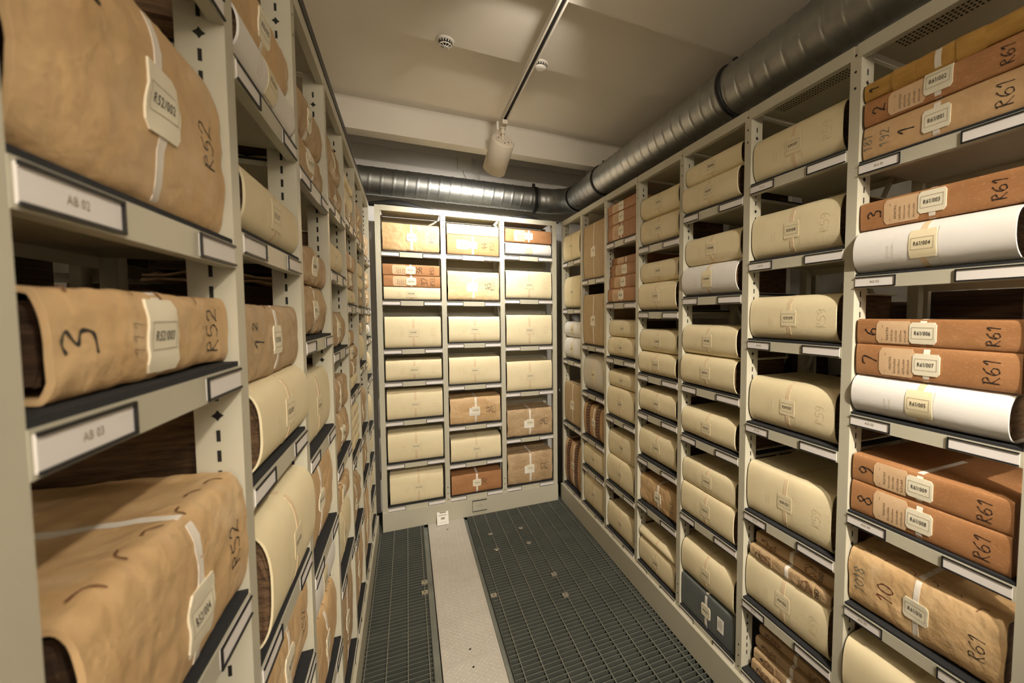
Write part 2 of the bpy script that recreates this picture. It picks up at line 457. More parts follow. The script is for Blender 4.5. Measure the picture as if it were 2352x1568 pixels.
        V, F, w = print_text(code, min(.0108, fh * .40), .72, .13)
        kx = min(1, .041 / w)
        n = len(fr.v)
        fr.v += [sf.at(tu + a * kx, s0 + b, off) for a, b in V]
        for f in F: fr.f.append(tuple(n + i for i in f)); fr.m.append(0); fr.sm.append(False)
        fr.build('printed_code', ['ink', 'penline'], tg)
        if cream:
            # slit edge of the paper window under the code
            for (a0, a1, b) in ((-.036, -.014, -th / 2 - .003), (.014, .036, -th / 2 - .003)):
                fl = MB(); fl.grid([[sf.at(tu + a0 + (a1 - a0) * i / 3, s0 + b + dz, .0012) for i in range(4)] for dz in (.0006, -.0006)], 0, False)
                fl.build('slit', 'pencil', root)
            fl = MB(); fl.grid([[sf.at(tu + .0375 + dx, s0 + (.04 - .1 * i / 6), .0014) for dx in (-.0004, .0004)] for i in range(7)], 0, False)
            fl.build('flap_edge', 'pencil', root)
    if underslip:
        p = patch(sf, tu - .052, tu + .034, ts - .045, ts + .02, .0013, 3, 5)
        us_ = p.build('under_slip', 'tagw' if kind != 'kraft' else 'tag', root)
    if slip:
        x0, x1 = tu - .128, tu - .030
        hh = min(h * .45, .05) if h < .14 else .04
        p = patch(sf, x0, x1, -hh * .95, hh * .95, .0011, 6, 6, cut=.007)
        sl = p.build('register_slip', 'slip', root)
        wr = MB()
        def addw(V, F, u, s, mi):
            n = len(wr.v); wr.v.extend(sf.at(u + a, s + b, .0016) for a, b in V)
            for f in F: wr.f.append(tuple(n + i for i in f)); wr.m.append(mi); wr.sm.append(False)
        V, F = ribbon([(0, -hh * .75), (0, hh * .6)], .0008); addw(V, F, x0 + .018, 0, 0)
        V, F, w = print_text('REGISTRO', .0058, .8, .22); V = rot90(V); addw(V, F, x0 + .033, -.004, 0)
        for i, xx in enumerate((.048, .060, .073, .085)):
            V, F = scribble(max(4, int(hh / .0045)), .0072, .0009, rnd); V = rot90(V); addw(V, F, x0 + xx, -hh * .75, 0)
        wr.build('slip_writing', ['sepia'], sl)
    ins_ = []
    if num: ins_.append((num, numu if numu is not None else -L / 2 + .045, min(h * .50, .043), .0042, 'ink'))
    if hand: ins_.append((hand, L / 2 - .055, min(h * .36, .034), .0026 if not cream else .0012, 'ink' if not cream else 'pencil'))
    for it in (extra or []):
        ins_.append(it if len(it) > 5 else it)
    for it in ins_:
        t, u0, hh, ww, mm_ = it[:5]; s_ = it[5] if len(it) > 5 else 0.
        V, F, w = hand_text(t, hh, ww); V = rot90(V)
        lim = 2 * sH * .92
        kk = min(1, lim / max(w, .001)); V = [(a, b * kk) for a, b in V]
        conform(sf, V, F, u0, s_, .0008).build('inscription', mm_, root)
    if cream and detail and kind != 'roll':
        mb2 = MB()
        for j in range(2):
            V, F = scribble(rnd.randint(5, 9), .008, .0007, rnd); V = rot90(V)
            n = len(mb2.v); uu_ = tu - .075 - .013 * j
            mb2.v += [sf.at(uu_ + a, -.03 * min(1, h / .12) + b, .0008) for a, b in V]
            for f in F: mb2.f.append(tuple(n + i for i in f)); mb2.m.append(0); mb2.sm.append(False)
        mb2.build('pencil_notes', 'pencil', root)
    if stitch:
        nst = 6
        for i in range(nst):
            st = MB()
            u0 = -L * .38 + L * .76 * i / (nst - 1) + rnd.uniform(-.01, .01)
            pl = smooth([(u0 - .014, 0.), (u0, .005 + rnd.uniform(0, .004)), (u0 + .013, .001)], 4)
            for q0, off in ((sH - .004 + rnd.uniform(-.01, .006), .0018),):
                V, F = ribbon(pl, .0032)
                n = len(st.v); ang = rnd.choice((-.7, .6, -.4))
                ca, sa = math.cos(ang), math.sin(ang)
                st.v += [sf.at(u0 + (a - u0) * ca - b * sa, q0 + (a - u0) * sa + b * ca, off) for a, b in V]
                for f in F: st.f.append(tuple(n + i_ for i_ in f)); st.m.append(0); st.sm.append(False)
            st.build('stitch', 'thread', root)
    if kind == 'banded':
        for cx_ in (-L * .27, L * .20):
            p = patch(sf, cx_ - .034, cx_ + .034, -sH + .004, sH + .10, .0035, 4, 22, thick=.0035)
            bd = p.build('leather_band', 'saddle', root)
            lc = MB(); nn = max(6, int(2 * sH / .022))
            for i in range(nn):
                q = -sH + .012 + (2 * sH - .02) * i / (nn - 1)
                V, F = ribbon([(-.022, -.004), (.022, .005)], .0028)
                n = len(lc.v); lc.v += [sf.at(cx_ + a, q + b, .0048) for a, b in V]
                for f in F: lc.f.append(tuple(n + i_ for i_ in f)); lc.m.append(0); lc.sm.append(False)
            lc.build('lacing', 'whitethread', bd)
    if kind == 'ledger':
        for cx_ in (-L * .27, L * .24):
            p = patch(sf, cx_ - .03, cx_ + .03, -sH * .95, sH * 1.1, .0018, 4, 8, thick=.002)
            bd = p.build('binding_patch', 'hide', root)
            lc = MB()
            for i in range(6):
                V, F = ribbon(smooth([(-.026, rnd.uniform(-.3, .3) * h), (-.008, rnd.uniform(-.4, .4) * h), (.01, rnd.uniform(-.4, .4) * h), (.026, rnd.uniform(-.3, .3) * h)], 4), .0022)
                n = len(lc.v); lc.v += [sf.at(cx_ + a, b, .0028) for a, b in V]
                for f in F: lc.f.append(tuple(n + i_ for i_ in f)); lc.m.append(0); lc.sm.append(False)
            lc.build('binding_thread', 'thread', bd)
    if kind == 'folder':
        for cx_ in (-L * .22, L * .18):
            p = patch(sf, cx_ - .03, cx_ + .03, -sH * .9, sH + .03, .002, 4, 10)
            p.build('binding_patch', 'folder', root)
    if kind == 'greybox':
        p = patch(sf, .085, .128, -.032, .032, .0014, 2, 2)
        w_ = p.build('white_sticker', 'tagw', root)
        q = MB()
        for i, xx in enumerate((-.012, -.004, .006, .014)):
            V, F = ribbon([(0, -.018 + .008 * (i % 2)), (0, .012 + .008 * (i % 3))], .0015)
            n = len(q.v); q.v += [sf.at(.106 + xx + a, b, .0021) for a, b in V]
            for f in F: q.f.append(tuple(n + i_ for i_ in f)); q.m.append(0); q.sm.append(False)
        q.build('sticker_print', 'sepia', w_)
    return root

# ------------------------------------------------------------------ layout numbers (metres)
XR, XL, YB = 1.2526, -.2407, 3.6905
PITCH = .46
RJ = [.47 + PITCH * i for i in range(8)]      # right rack joints, near to far
LJ = [.441 + PITCH * i for i in range(8)]     # left rack joints
BX = [-.2031, .2888, .7488, 1.2047]           # back rack: left edge of clear bays
PW = .036
ZTOP = 2.495
tfR = lambda u, d, h: (XR + d, u, h)
tfL = lambda u, d, h: (XL - d, u, h)
tfB = lambda u, d, h: (u, YB + d, h)

def upright(rack, u, tf, depth=.36, holes=True, back=True):
    m = MB()
    z0 = .05
    m.box((u, 0, z0), (u + PW, .003, ZTOP - .002))
    for a in (u, u + PW - .003): m.box((a, .003, z0), (a + .003, .055, ZTOP - .01))
    m.box((u, .055, z0), (u + .008, .058, ZTOP - .01)); m.box((u + PW - .008, .055, z0), (u + PW, .058, ZTOP - .01))
    zz = .23
    i = 0
    while zz < 2.43:
        for a in (u - .0006, u + PW + .0001):
            if i % 9 == 4:
                m.poly([(a + .0003, .030 + x, zz + .009 + y) for x, y in ((-.008, 0), (-.003, -.004), (0, -.009), (.003, -.004), (.008, 0), (.003, .004), (0, .009), (-.003, .004))], 1)
            else:
                m.box((a, .0275, zz), (a + .0005, .0325, zz + .018), 1)
        zz += .032; i += 1
    if holes:
        for c in (2.4655, 2.4169, 2.3683, .2702, .2216, .1730):
            m.poly([(u + PW / 2 + .0042 * math.cos(t * PI / 4), -.0004, c + .0042 * math.sin(t * PI / 4)) for t in range(8)], 1)
    if back:
        m.box((u, depth - .03, z0), (u + PW, depth, ZTOP - .01))
    return m.build('upright', ['metal', 'dark'], rack, tf)

def holder(u0, u1, z, tf, shelf, text=None, closed_end=1, rtf=None):
    """black-framed card holder on a shelf lip; card between two black lips"""
    m = MB()
    m.box((u0, -.0022, z - .0145), (u1, -.0004, z + .0145), 0)
    m.box((u0, -.0045, z + .0125), (u1, -.0020, z + .0158), 1); m.box((u0, -.0045, z - .0158), (u1, -.0020, z - .0125), 1)
    e = u1 if closed_end > 0 else u0
    m.box((e - .0016, -.0045, z - .0158), (e + .0016, -.0020, z + .0158), 1)
    o = m.build('label_holder', ['card', 'rubber'], shelf, tf)
    if text:
        V, F, w = print_text(text, .0075, .95, .1)
        q = MB(); sg = rtf
        cu = (u0 + u1) / 2
        q.v = [(cu + sg * a, -.0026, z + b) for a, b in V]; q.f = [tuple(f if sg > 0 else f[::-1]) for f in F]; q.m = [0] * len(F); q.sm = [False] * len(F)
        return o, q
    return o, None

def shelf(rack, u0, u1, zt, tf, mir, tag_text=None, depth=.36, mat_h=.0075, lip=.0365):
    """u0<u1 along the rack; mir = +1 if +u runs left to right for the viewer, -1 otherwise"""
    m = MB()
    m.box((u0, -.0005, zt - lip), (u1, .0015, zt))
    m.box((u0, .0015, zt - lip), (u1, .018, zt - lip + .0015))
    m.box((u0, .0015, zt - .012), (u1, depth, zt))
    m.box((u0, depth - .002, zt - lip), (u1, depth, zt - .012))
    o = m.build('shelf', 'metal', rack, tf)
    q = MB(); q.box((u0 + .002, .0015, zt), (u1 - .002, depth - .02, zt + mat_h)); q.build('shelf_mat', 'mat', o, tf)
    zc = zt - lip / 2
    if mir > 0: a, b, c, d = u0 + .004, u0 + .125, u1 - .130, u1 - .006
    else: a, b, c, d = u1 - .125, u1 - .004, u0 + .006, u0 + .150
    h, t = holder(a, b, zc, tf, o, tag_text, mir, mir)
    if t: t.build('card_text', 'penline', h, tf)
    holder(c, d, zc, tf, o, None, -mir, mir)
    return o

def ordn(i): return ('first', 'second', 'third', 'fourth', 'fifth', 'sixth', 'seventh', 'eighth')[i]
def stackpos(i, n):
    if n == 1: return ''
    if n == 2: return ('lower of two', 'upper of two')[i]
    if i == 0: return 'bottom of %s' % ('three', 'four', 'five')[n - 3]
    if i == n - 1: return 'top of %s' % ('three', 'four', 'five')[n - 3]
    if n == 3: return 'middle of three'
    return '%s from bottom of %s' % (ordn(i), ('three', 'four', 'five')[n - 3])

# ------------------------------------------------------------------ racks and their contents
B_ = lambda kind, z1, **k: (kind, z1, k)
# every bay: list of (lip top z, [volumes from the bottom up: kind, top z, options])
RIGHT = [
 ('G', 0, [
  (2.135, [B_('tanboard', 2.242, code='R61/001', num='1', numu=-.075, hand='R61', extra=[('192', -.135, .026, .0022, 'blueink'), ('181', -.185, .026, .0022, 'blueink')]),
           B_('brown', 2.315, code='R61/002', num='2', slip=True, hand='R61', ts=.012), B_('folder', 2.372, num='1', numu=-.17)]),
  (1.796, [B_('white', 1.934, code='R61/004', fo=-.028), B_('brown', 2.016, code='R61/003', num='3', slip=True, hand='R61', ts=.006)]),
  (1.369, [B_('white', 1.497, code='R61/005', fo=-.018), B_('brown', 1.591, code='R61/007', num='7', slip=True, hand='R61'), B_('brown', 1.667, code='R61/006', num='6', slip=True, hand='R61', us=-.012)]),
  (1.054, [B_('brown', 1.161, code='R61/008', num='8', slip=True, hand='R61'), B_('brown', 1.245, code='R61/009', num='9', slip=True, hand='R61', us=-.004)]),
  (.751, [B_('parch', .946, code='R61/010', hand='R61', stitch=True, tu=.0, extra=[('10', -.085, .045, .0036, 'redink'), ('1018', -.165, .03, .0026, 'blueink')], mo='parch')]),
  (.44, [B_('cream', .648, fo=-.015)]),
  (.175, [])]),
 ('F', 1, [
  (2.190, [B_('cream', 2.373, code='R59/017', hand='R59')]), (1.887, [B_('cream', 2.076, code='R59/018', hand='R59')]),
  (1.576, [B_('cream', 1.751, code='R59/019', hand='R59')]), (1.236, [B_('cream', 1.431, code='R59/020', hand='R59')]),
  (.867, [B_('creamflat', 1.077, code='R59/021', hand='R59', rpg='pagepale')]),
  (.489, [B_('creamflat', .685, code='R59/022', hand='R59'), B_('ledger', .733, num='2', hand='R60', fo=.005), B_('ledger', .781, num='3', hand='R60', fo=.035), B_('ledger', .819, num='1', hand='R60', fo=.06)]),
  (.175, [B_('ledger', .232, num='7', fo=.02), B_('ledger', .278, num='4', fo=.035), B_('ledger', .322, num='8', fo=.05), B_('ledger', .362, num='5', fo=.07), B_('ledger', .398, fo=.09)])]),
 ('E', 2, [
  (2.162, [B_('cream', 2.303, code='R59/007', fo=-.02, us=.006), B_('cream', 2.402, code='R59/006')]), (1.762, [B_('white', 1.916, code='R59/009', fo=-.02), B_('cream', 2.052, code='R59/008')]),
  (1.327, [B_('cream', 1.487, code='R59/011', fo=-.018), B_('cream', 1.63, code='R59/010', fo=-.01)]), (1.074, [B_('cream', 1.219, code='R59/012', fo=-.01)]),
  (.670, [B_('creamflat', .834, code='R59/013', fo=-.012), B_('creamflat', .953, code='R59/014')]), (.172, [B_('greybox', .349, code='R59/015'), B_('cream', .536, code='R59/016', fo=-.004)])]),
 ('D', 3, [
  (2.070, [B_('cream', 2.232, code='R58/029'), B_('cream', 2.36, code='R58/028')]), (1.694, [B_('cream', 1.864, code='R58/031', fo=-.01), B_('cream', 1.983, code='R58/030')]),
  (1.326, [B_('cream', 1.464, code='R58/033', fo=-.008), B_('cream', 1.596, code='R58/032')]), (1.098, [B_('cream', 1.249, code='R58/034', fo=-.004)]),
  (.824, [B_('cream', 1.011, code='R58/035')]), (.543, [B_('parch', .72, code='R58/036', hand='R58', rpg='pagepale', fo=.006)]),
  (.166, [B_('creamflat', .323, code='R58/037'), B_('roll', .391)])]),
 ('C', 4, [
  (2.160, [B_('brown', 2.275, code='R58/015', slip=True), B_('brown', 2.35, code='R58/014', slip=True), B_('brown', 2.41, code='R58/013', slip=True)]),
  (1.755, [B_('brown', 1.852, code='R58/019', slip=True), B_('brown', 1.935, code='R58/018', slip=True, fo=.01, us=.006), B_('brown', 2.014, code='R58/017', slip=True, fo=.02, us=.010), B_('brown', 2.061, slip=True, fo=.03, us=.012)]),
  (1.385, [B_('cream', 1.53, code='R58/021'), B_('cream', 1.646, code='R58/020', fo=.01)]), (.978, [B_('creamflat', 1.185, code='R58/023'), B_('cream', 1.302, code='R58/022', fo=.01)]),
  (.508, [B_('creamflat', .703, code='R58/025'), B_('creamflat', .881, code='R58/024', fo=.008)]), (.174, [B_('creamflat', .365, code='R58/026')])]),
 ('B', 5, [
  (1.942, [B_('kraft', 2.363, code='R58/007', uslip=True)]), (1.442, [B_('kraft', 1.832, code='R58/008', uslip=True)]), (1.074, [B_('greyw', 1.372, code='R58/009')]),
  (.723, [B_('banded', .989, code='R58/010')]), (.477, [B_('creamflat', .661, code='R58/011')]), (.172, [B_('creamflat', .423, code='R58/012')])]),
 ('A', 6, [
  (2.124, [B_('cream', 2.372, code='R58/001', fo=-.01)]), (1.724, [B_('cream', 2.009, code='R58/002')]), (1.287, [B_('white', 1.485, code='R58/004'), B_('white', 1.622, code='R58/003')]),
  (.731, [B_('kraft', 1.089, code='R58/005', uslip=True)]), (.172, [B_('banded', .579, code='R58/006')])]),
]
LEFT = [
 ('L0', 0, [
  (2.150, []),
  (1.785, [B_('parch', 2.032, code='R52/002', us=.018, ts=.007, L0x=.010, tagh=.078, hand='R52', extra=[('NN', -.12, .06, .0038, 'ink', .085)], bigtag=True)]),
  (1.596, [B_('parch', 1.703, code='R52/003', num='3', numu=-.152, hand='R52', stitch=True, us=-.018, L0x=.026, tagh=.080, extra=[('111', -.07, .02, .0008, 'sepia'), ('111', -.04, .02, .0008, 'sepia')])]),
  (1.226, [B_('parch', 1.436, code='R52/004', hand='R52', stitch=True, us=.018, ts=-.030, fo=-.012, L0x=.014, tagh=.078)]),
  (.90, []), (.55, []), (.175, [])]),
 ('L1', 1, [
  (2.089, [B_('white', 2.202, code='R52/006', fo=-.012), B_('parch', 2.305, code='R52/005', stitch=True)]), (1.811, [B_('cream', 1.942, code='R52/007', fo=-.008)]),
  (1.384, [B_('cream', 1.552, code='R52/009', fo=-.02), B_('hideflat', 1.697, code='R52/008', num='1', numu=-.12, stitch=True, extra=[('2', -.145, .026, .003, 'ink', .03)])]),
  (1.065, [B_('cream', 1.298, code='R52/010', fo=-.022)]), (.79, [B_('parch', 1.03, code='R52/011', hand='R52', stitch=True)]), (.45, [B_('hide', .70)]), (.175, [])]),
 ('L2', 2, [
  (2.057, [B_('hide', 2.186, code='R52/013'), B_('hide', 2.317, code='R52/012')]), (1.605, [B_('hide', 1.766, code='R52/015'), B_('hide', 1.877, code='R52/014')]),
  (1.286, [B_('creamflat', 1.5, code='R52/016', rfx=.05)]), (.965, [B_('parch', 1.226, code='R52/017', num='7', stitch=True)]),
  (.505, [B_('parch', .75, code='R52/019', stitch=True), B_('white', .935, code='R52/018')]), (.175, [B_('white', .42, code='R52/020')])]),
 ('L3', 3, [
  (2.083, [B_('hide', 2.22, code='R52/022'), B_('hide', 2.358, code='R52/021')]), (1.832, [B_('cream', 1.97, code='R52/023')]), (1.536, [B_('hide', 1.689, code='R52/024')]),
  (1.103, [B_('hide', 1.279, code='R52/026'), B_('hide', 1.419, code='R52/025')]), (.655, [B_('cream', .894, code='R52/028'), B_('parch', .99, code='R52/027', stitch=True)]), (.175, [B_('hideflat', .627, code='R52/029')])]),
 ('L4', 4, [
  (2.114, [B_('hide', 2.199), B_('cream', 2.298), B_('cream', 2.336)]), (1.719, [B_('cream', 1.803), B_('hide', 1.897), B_('tanboard', 1.978)]),
  (1.295, [B_('cream', 1.365), B_('hide', 1.447), B_('hide', 1.519), B_('tanboard', 1.592, fo=.015)]), (.989, [B_('cream', 1.049), B_('cream', 1.101), B_('cream', 1.153), B_('cream', 1.205)]),
  (.601, [B_('hide', .837)]), (.175, [B_('parch', .562)])]),
 ('L5', 5, [
  (2.100, [B_('hide', 2.21), B_('hide', 2.326)]), (1.715, [B_('hide', 1.826), B_('cream', 1.907), B_('cream', 1.989)]), (1.378, [B_('cream', 1.56), B_('hide', 1.633)]),
  (.980, [B_('hide', 1.226)]), (.709, [B_('hide', .955)]), (.175, [B_('parch', .6)])]),
 ('L6', 6, [
  (2.060, [B_('hide', 2.24)]), (1.713, [B_('hide', 1.85), B_('hide', 1.98)]), (1.514, [B_('white', 1.615), B_('tanboard', 1.678)]), (1.237, [B_('cream', 1.414)]),
  (.887, [B_('cream', 1.105)]), (.651, [B_('cream', .864)]), (.40, [B_('cream', .602)]), (.175, [B_('cream', .37)])]),
]
BACK = [
 ('left', 0, [
  (2.152, [B_('parch', 2.377, code='R53/035', hand='R53', stitch=False, mo='folderish', extra=[('34', -.11, .03, .001, 'sepia', .05)])]),
  (1.782, [B_('creamflat', 1.889, code='R53/038', us=-.01), B_('brown', 1.976, code='R53/037', slip=True, num='37', numu=.085, hand='R53', us=-.008), B_('brown', 2.061, code='R53/036', slip=True, num='36', numu=.05, hand='R53', us=-.008)]),
  (1.409, [B_('creamflat', 1.661, code='R53/039', hand='R53')]), (1.157, [B_('creamflat', 1.326, code='R53/040', hand='R53')]), (.852, [B_('creamflat', 1.084, code='R53/041', hand='R53')]),
  (.515, [B_('creamflat', .758, code='R53/042')]), (.180, [B_('creamflat', .428, code='R53/043', us=.012, Lx=.385)])]),
 ('middle', 1, [
  (2.154, [B_('brown', 2.321, code='R53/044', slip=True, num='44', numu=.085, hand='R53', us=-.005), B_('creamflat', 2.403, code='R53/043A', us=-.005)]),
  (1.783, [B_('parchlight', 2.03, code='R53/045', num='45', numu=.11, hand='R53', uslip=True, us=-.005)]), (1.443, [B_('creamflat', 1.661, code='R53/046')]), (1.098, [B_('creamflat', 1.328, code='R53/047')]),
  (.764, [B_('parch', .996, code='R53/048', num='48', numu=.105, hand='R53', uslip=True)]), (.452, [B_('creamflat', .656, code='R53/049')]), (.181, [B_('brown', .351, code='R53/050', num='50', numu=.055, mo='brown')])]),
 ('right', 2, [
  (2.176, [B_('white', 2.295, code='R53/052'), B_('brown', 2.404, code='R53/051', slip=True)]), (1.807, [B_('creamflat', 2.054, code='R53/053', hand='R53')]), (1.404, [B_('creamflat', 1.676, code='R53/054', hand='R53')]),
  (1.008, [B_('creamflat', 1.273, code='R53/055', hand='R53')]), (.604, [B_('hideflat', .851, code='R53/056', num='56', numu=.11, hand='R53', uslip=True, stitch=True)]), (.182, [B_('hideflat', .465, code='R53/057', num='57', numu=.115, hand='R53', uslip=True, stitch=True)])]),
]
SHELF_PREFIX = {'G': 'AG', 'F': 'AF', 'L0': 'AB'}

def fill(side, data, joints, tf, mir, rz, root, front_clear):
    for bi, (nm, ji, shelves) in enumerate(data):
        if side == 'back': c0, c1 = BX[ji] + (PW if ji == 0 else 0), BX[ji + 1] - PW
        else: c0, c1 = joints[ji], joints[ji + 1] - PW
        k = 0
        for si, (zt, books) in enumerate(shelves):
            k += 1
            txt = None
            if nm in SHELF_PREFIX: txt = '%s 0%d' % (SHELF_PREFIX[nm], k if nm != 'L0' else k)
            if nm == 'L0' and si == 0: txt = None
            shelf(root, c0, c1, zt, tf, mir, txt)
            z = zt + .0077
            for i, (kind, z1, o) in enumerate(books):
                o = dict(o)
                h = z1 - z - .0006
                cl = c1 - c0
                if side == 'back': L = o.pop('Lx', cl - .022); uc = (c0 + c1) / 2
                elif side == 'right': L = cl - .018 - (.016 if kind in ('cream', 'white', 'creamflat', 'greyw', 'ledger') else .006); uc = c1 - .008 - L / 2 - (.0 if kind != 'ledger' else .01)
                else: L = cl - .030; uc = c1 - .006 - L / 2
                lx = o.pop('L0x', 0.); L -= lx; uc += lx / 2
                us = o.pop('us', 0.); fo = o.pop('fo', 0.)
                rr = random.Random(hash((nm, si, i)) % 9999 if False else (bi * 131 + si * 17 + i * 7))
                if side == 'left' and nm not in ('L0',): L -= rr.uniform(0, .012)
                if side == 'right' and kind == 'ledger': L -= rr.uniform(.0, .03)
                fo += .006 + rr.uniform(0, .004)
                uc += rr.uniform(-.002, .002)
                w = tf(uc, fo, z + .0002)
                def place(r_, w=w): r_.location = w; r_.rotation_euler = (0, 0, rz)
                bays = {'right': '%s right bay' % (('nearest', 'second-nearest', 'third-nearest', 'fourth-nearest', 'fifth-nearest', 'sixth-nearest', 'farthest')[ji]),
                        'left': '%s left bay' % (('nearest', 'second-nearest', 'third-nearest', 'fourth-nearest', 'fifth-nearest', 'sixth-nearest', 'farthest')[ji]),
                        'back': "back rack's %s column" % nm}[side]
                desc = KIND[kind]['desc']; sp = stackpos(i, len(books))
                code = o.pop('code', None)
                near = (side == 'right' and ji < 2 and code)
                if near: lab = '%s tagged %s%s, %s' % (desc, code, (', ' + sp) if sp else '', bays)
                else: lab = '%s%s on %s shelf down, %s' % (desc, (', ' + sp + ',') if sp else '', ordn(si), bays)
                if not near and o.get('num') and side == 'back': lab = '%s inscribed %s on %s shelf down, %s' % (desc, o['num'], ordn(si), bays)
                grp = '%ss on the %s rack' % ({'book': 'volumes'}.get('book')[:-1], side)
                mo = o.pop('mo', None); big = o.pop('bigtag', None); o.pop('rfx', None)
                if mo == 'folderish': mo = 'parch'
                det = not (side == 'left' and ji >= 4)
                if side == 'left' and ji >= 4 and not code: code = 'R52/0%d' % (30 + (ji - 4) * 9 + si + i)
                book(kind, L, h, place, lab, grp, code=code, tu=us, num=o.get('num'), numu=o.get('numu'), hand=o.get('hand'), slip=o.get('slip', False),
                     stitch=o.get('stitch', False), ts=o.get('ts', 0.), underslip=o.get('uslip', False), rough_pg=o.get('rpg'), extra=o.get('extra'), mat_over=mo, D=.31 - max(0, fo - .02) if kind != 'ledger' else .23, flat=i < len(books) - 1, tagh=o.get('tagh'))
                z = z1

def rack(side, joints, tf, label):
    org = {'right': (XR, RJ[0], 0), 'left': (XL, LJ[0], 0), 'back': (BX[0], YB, 0)}[side]
    root = empty('steel_shelving_rack', org)
    tag(root, label, 'shelving rack')
    t2 = lambda u, d, h: tuple(a - b for a, b in zip(tf(u, d, h), org))
    return root, t2

# --- right rack
rackR, tR = rack('right', RJ, tfR, 'long pale grey steel shelving rack full of volumes along the right side')
for j in range(8): upright(rackR, RJ[j] - PW if j else RJ[j] - PW, tR)
for j in range(7):
    m = MB(); a, b = RJ[j], RJ[j + 1] - PW
    m.box((a - .012, -.001, ZTOP - .04), (b + .012, .002, ZTOP)); m.box((a, .002, ZTOP - .04), (b, .02, ZTOP - .038)); m.box((a, .002, ZTOP - .014), (b, .36, ZTOP))
    if j < 2:
        for r_ in range(5):
            for c in range(26): m.box((a + .06 + c * .012, .05 + r_ * .014, ZTOP - .0146), (a + .066 + c * .012, .056 + r_ * .014, ZTOP - .0141), 1)
    m.build('top_shelf', ['metal', 'dark'], rackR, tR)
m = MB(); m.box((RJ[0] - .3, -.018, .0), (RJ[7], -.001, .148)); m.box((RJ[0] - .3, -.001, .146), (RJ[7], .02, .148)); m.build('plinth', 'metal', rackR, tR)
for j, zs in ((2, ((.70, 1.70),)), (1, ((1.45, 2.35),)), (3, ((.35, 1.3),))):
    for z0, z1 in zs:
        a, b = RJ[j], RJ[j + 1] - PW
        for sgn in (0, 1):
            m = MB(); p, q = ((a, z0), (b, z1)) if sgn else ((b, z0), (a, z1))
            m.tube([(p[0], .352 + .006 * sgn, p[1]), (q[0], .352 + .006 * sgn, q[1])], .011, 4); m.build('cross_brace', 'metal', rackR, tR)

# --- left rack
rackL, tL = rack('left', LJ, tfL, 'long pale grey steel shelving rack full of old volumes along the left side')
for j in range(8): upright(rackL, LJ[j] - PW, tL)
for j in range(7):
    m = MB(); a, b = LJ[j], LJ[j + 1] - PW
    m.box((a - .012, -.001, ZTOP - .04), (b + .012, .002, ZTOP)); m.box((a, .002, ZTOP - .04), (b, .02, ZTOP - .038)); m.box((a, .002, ZTOP - .014), (b, .36, ZTOP))
    m.build('top_shelf', 'metal', rackL, tL)
m = MB(); m.box((LJ[0] - .3, -.014, .0), (LJ[7], -.001, .148)); m.box((LJ[0] - .3, -.001, .146), (LJ[7], .02, .148)); m.build('plinth', 'metal', rackL, tL)
m = MB(); m.box((LJ[0], -.004, ZTOP + .001), (LJ[4] + .21, .02, ZTOP + .034)); m.box((LJ[4] + .21, -.003, ZTOP + .001), (LJ[7], .02, ZTOP + .014)); m.build('dust_seal', 'rubber', rackL, tL)
for (u0, z0, u1, z1) in ((1.365, 1.145, 1.815, 1.465), (2.29, 1.145, 2.73, 1.465), (3.21, 1.145, 3.65, 1.465)):
    m = MB(); m.box((0, 0, 0), (1, 1, 1)); n = MB()
    dx, dz = u1 - u0, z1 - z0; l = math.hypot(dx, dz); px, pz = -dz / l * .028, dx / l * .028
    for d0 in (.355,):
        v = [(u0 - px, d0, z0 - pz), (u1 - px, d0, z1 - pz), (u1 + px, d0, z1 + pz), (u0 + px, d0, z0 + pz)]
        w = [(a, d0 + .004, c) for a, b, c in v]
        n.poly(v); n.poly(w[::-1])
        for i in range(4): n.poly([v[i], w[i], w[(i + 1) % 4], v[(i + 1) % 4]])
    n.build('cross_brace', 'metal', rackL, tL)

# --- back rack
rackB, tB = rack('back', None, tfB, 'pale grey three-bay steel shelving rack across the end of the aisle')
for x in (BX[0], BX[1] - PW, BX[2] - PW, BX[3] - PW): upright(rackB, x, tB, holes=(BX[0] < x < BX[3] - .1))
for j in range(3):
    m = MB(); a = BX[j] + (PW if j == 0 else 0); b = BX[j + 1] - PW
    m.box((a, -.001, ZTOP - .04), (b, .002, ZTOP)); m.box((a, .002, ZTOP - .04), (b, .02, ZTOP - .038)); m.box((a, .002, ZTOP - .014), (b, .36, ZTOP)); m.build('top_shelf', 'metal', rackB, tB)
    m = MB(); m.box((a, .345, .1), (b, .349, ZTOP - .02)); m.build('back_panel', 'metal', rackB, tB)
m = MB(); m.box((BX[0] - .0, -.014, .0), (BX[3], -.001, .147)); m.box((BX[0], -.001, .145), (BX[3], .02, .147)); pl = m.build('plinth', 'metal', rackB, tB)
m = MB(); m.box((.46, -.0165, .036), (.575, -.0142, .125), 0); m.box((.458, -.019, .122), (.575, -.0142, .128), 1); m.box((.458, -.019, .033), (.575, -.0142, .038), 1); m.box((.458, -.0185, .033), (.4605, -.0142, .128), 1)
lh = m.build('label_holder', ['metal', 'rubber'], pl, tB)
V, F, w = print_text('AE 0001', .011); q = MB(); q.v = [(.517 + a, -.0170, .08 + b) for a, b in V]; q.f = F; q.m = [0] * len(F); q.sm = [False] * len(F); q.build('card_text', 'penline', lh, tB)
m = MB(); rows = []
for i in range(40):
    x = BX[0] - .04 + (BX[3] - BX[0] + .08) * i / 39
    t = i / 39
    zz = ZTOP + .004 + .05 * math.exp(-((t - .13) / .12) ** 2) + .035 * math.exp(-((t - .80) / .07) ** 2)
    rows.append([(x, .03, ZTOP + .001), (x, .03, zz), (x, .09, zz + .002), (x, .09, ZTOP + .001)])
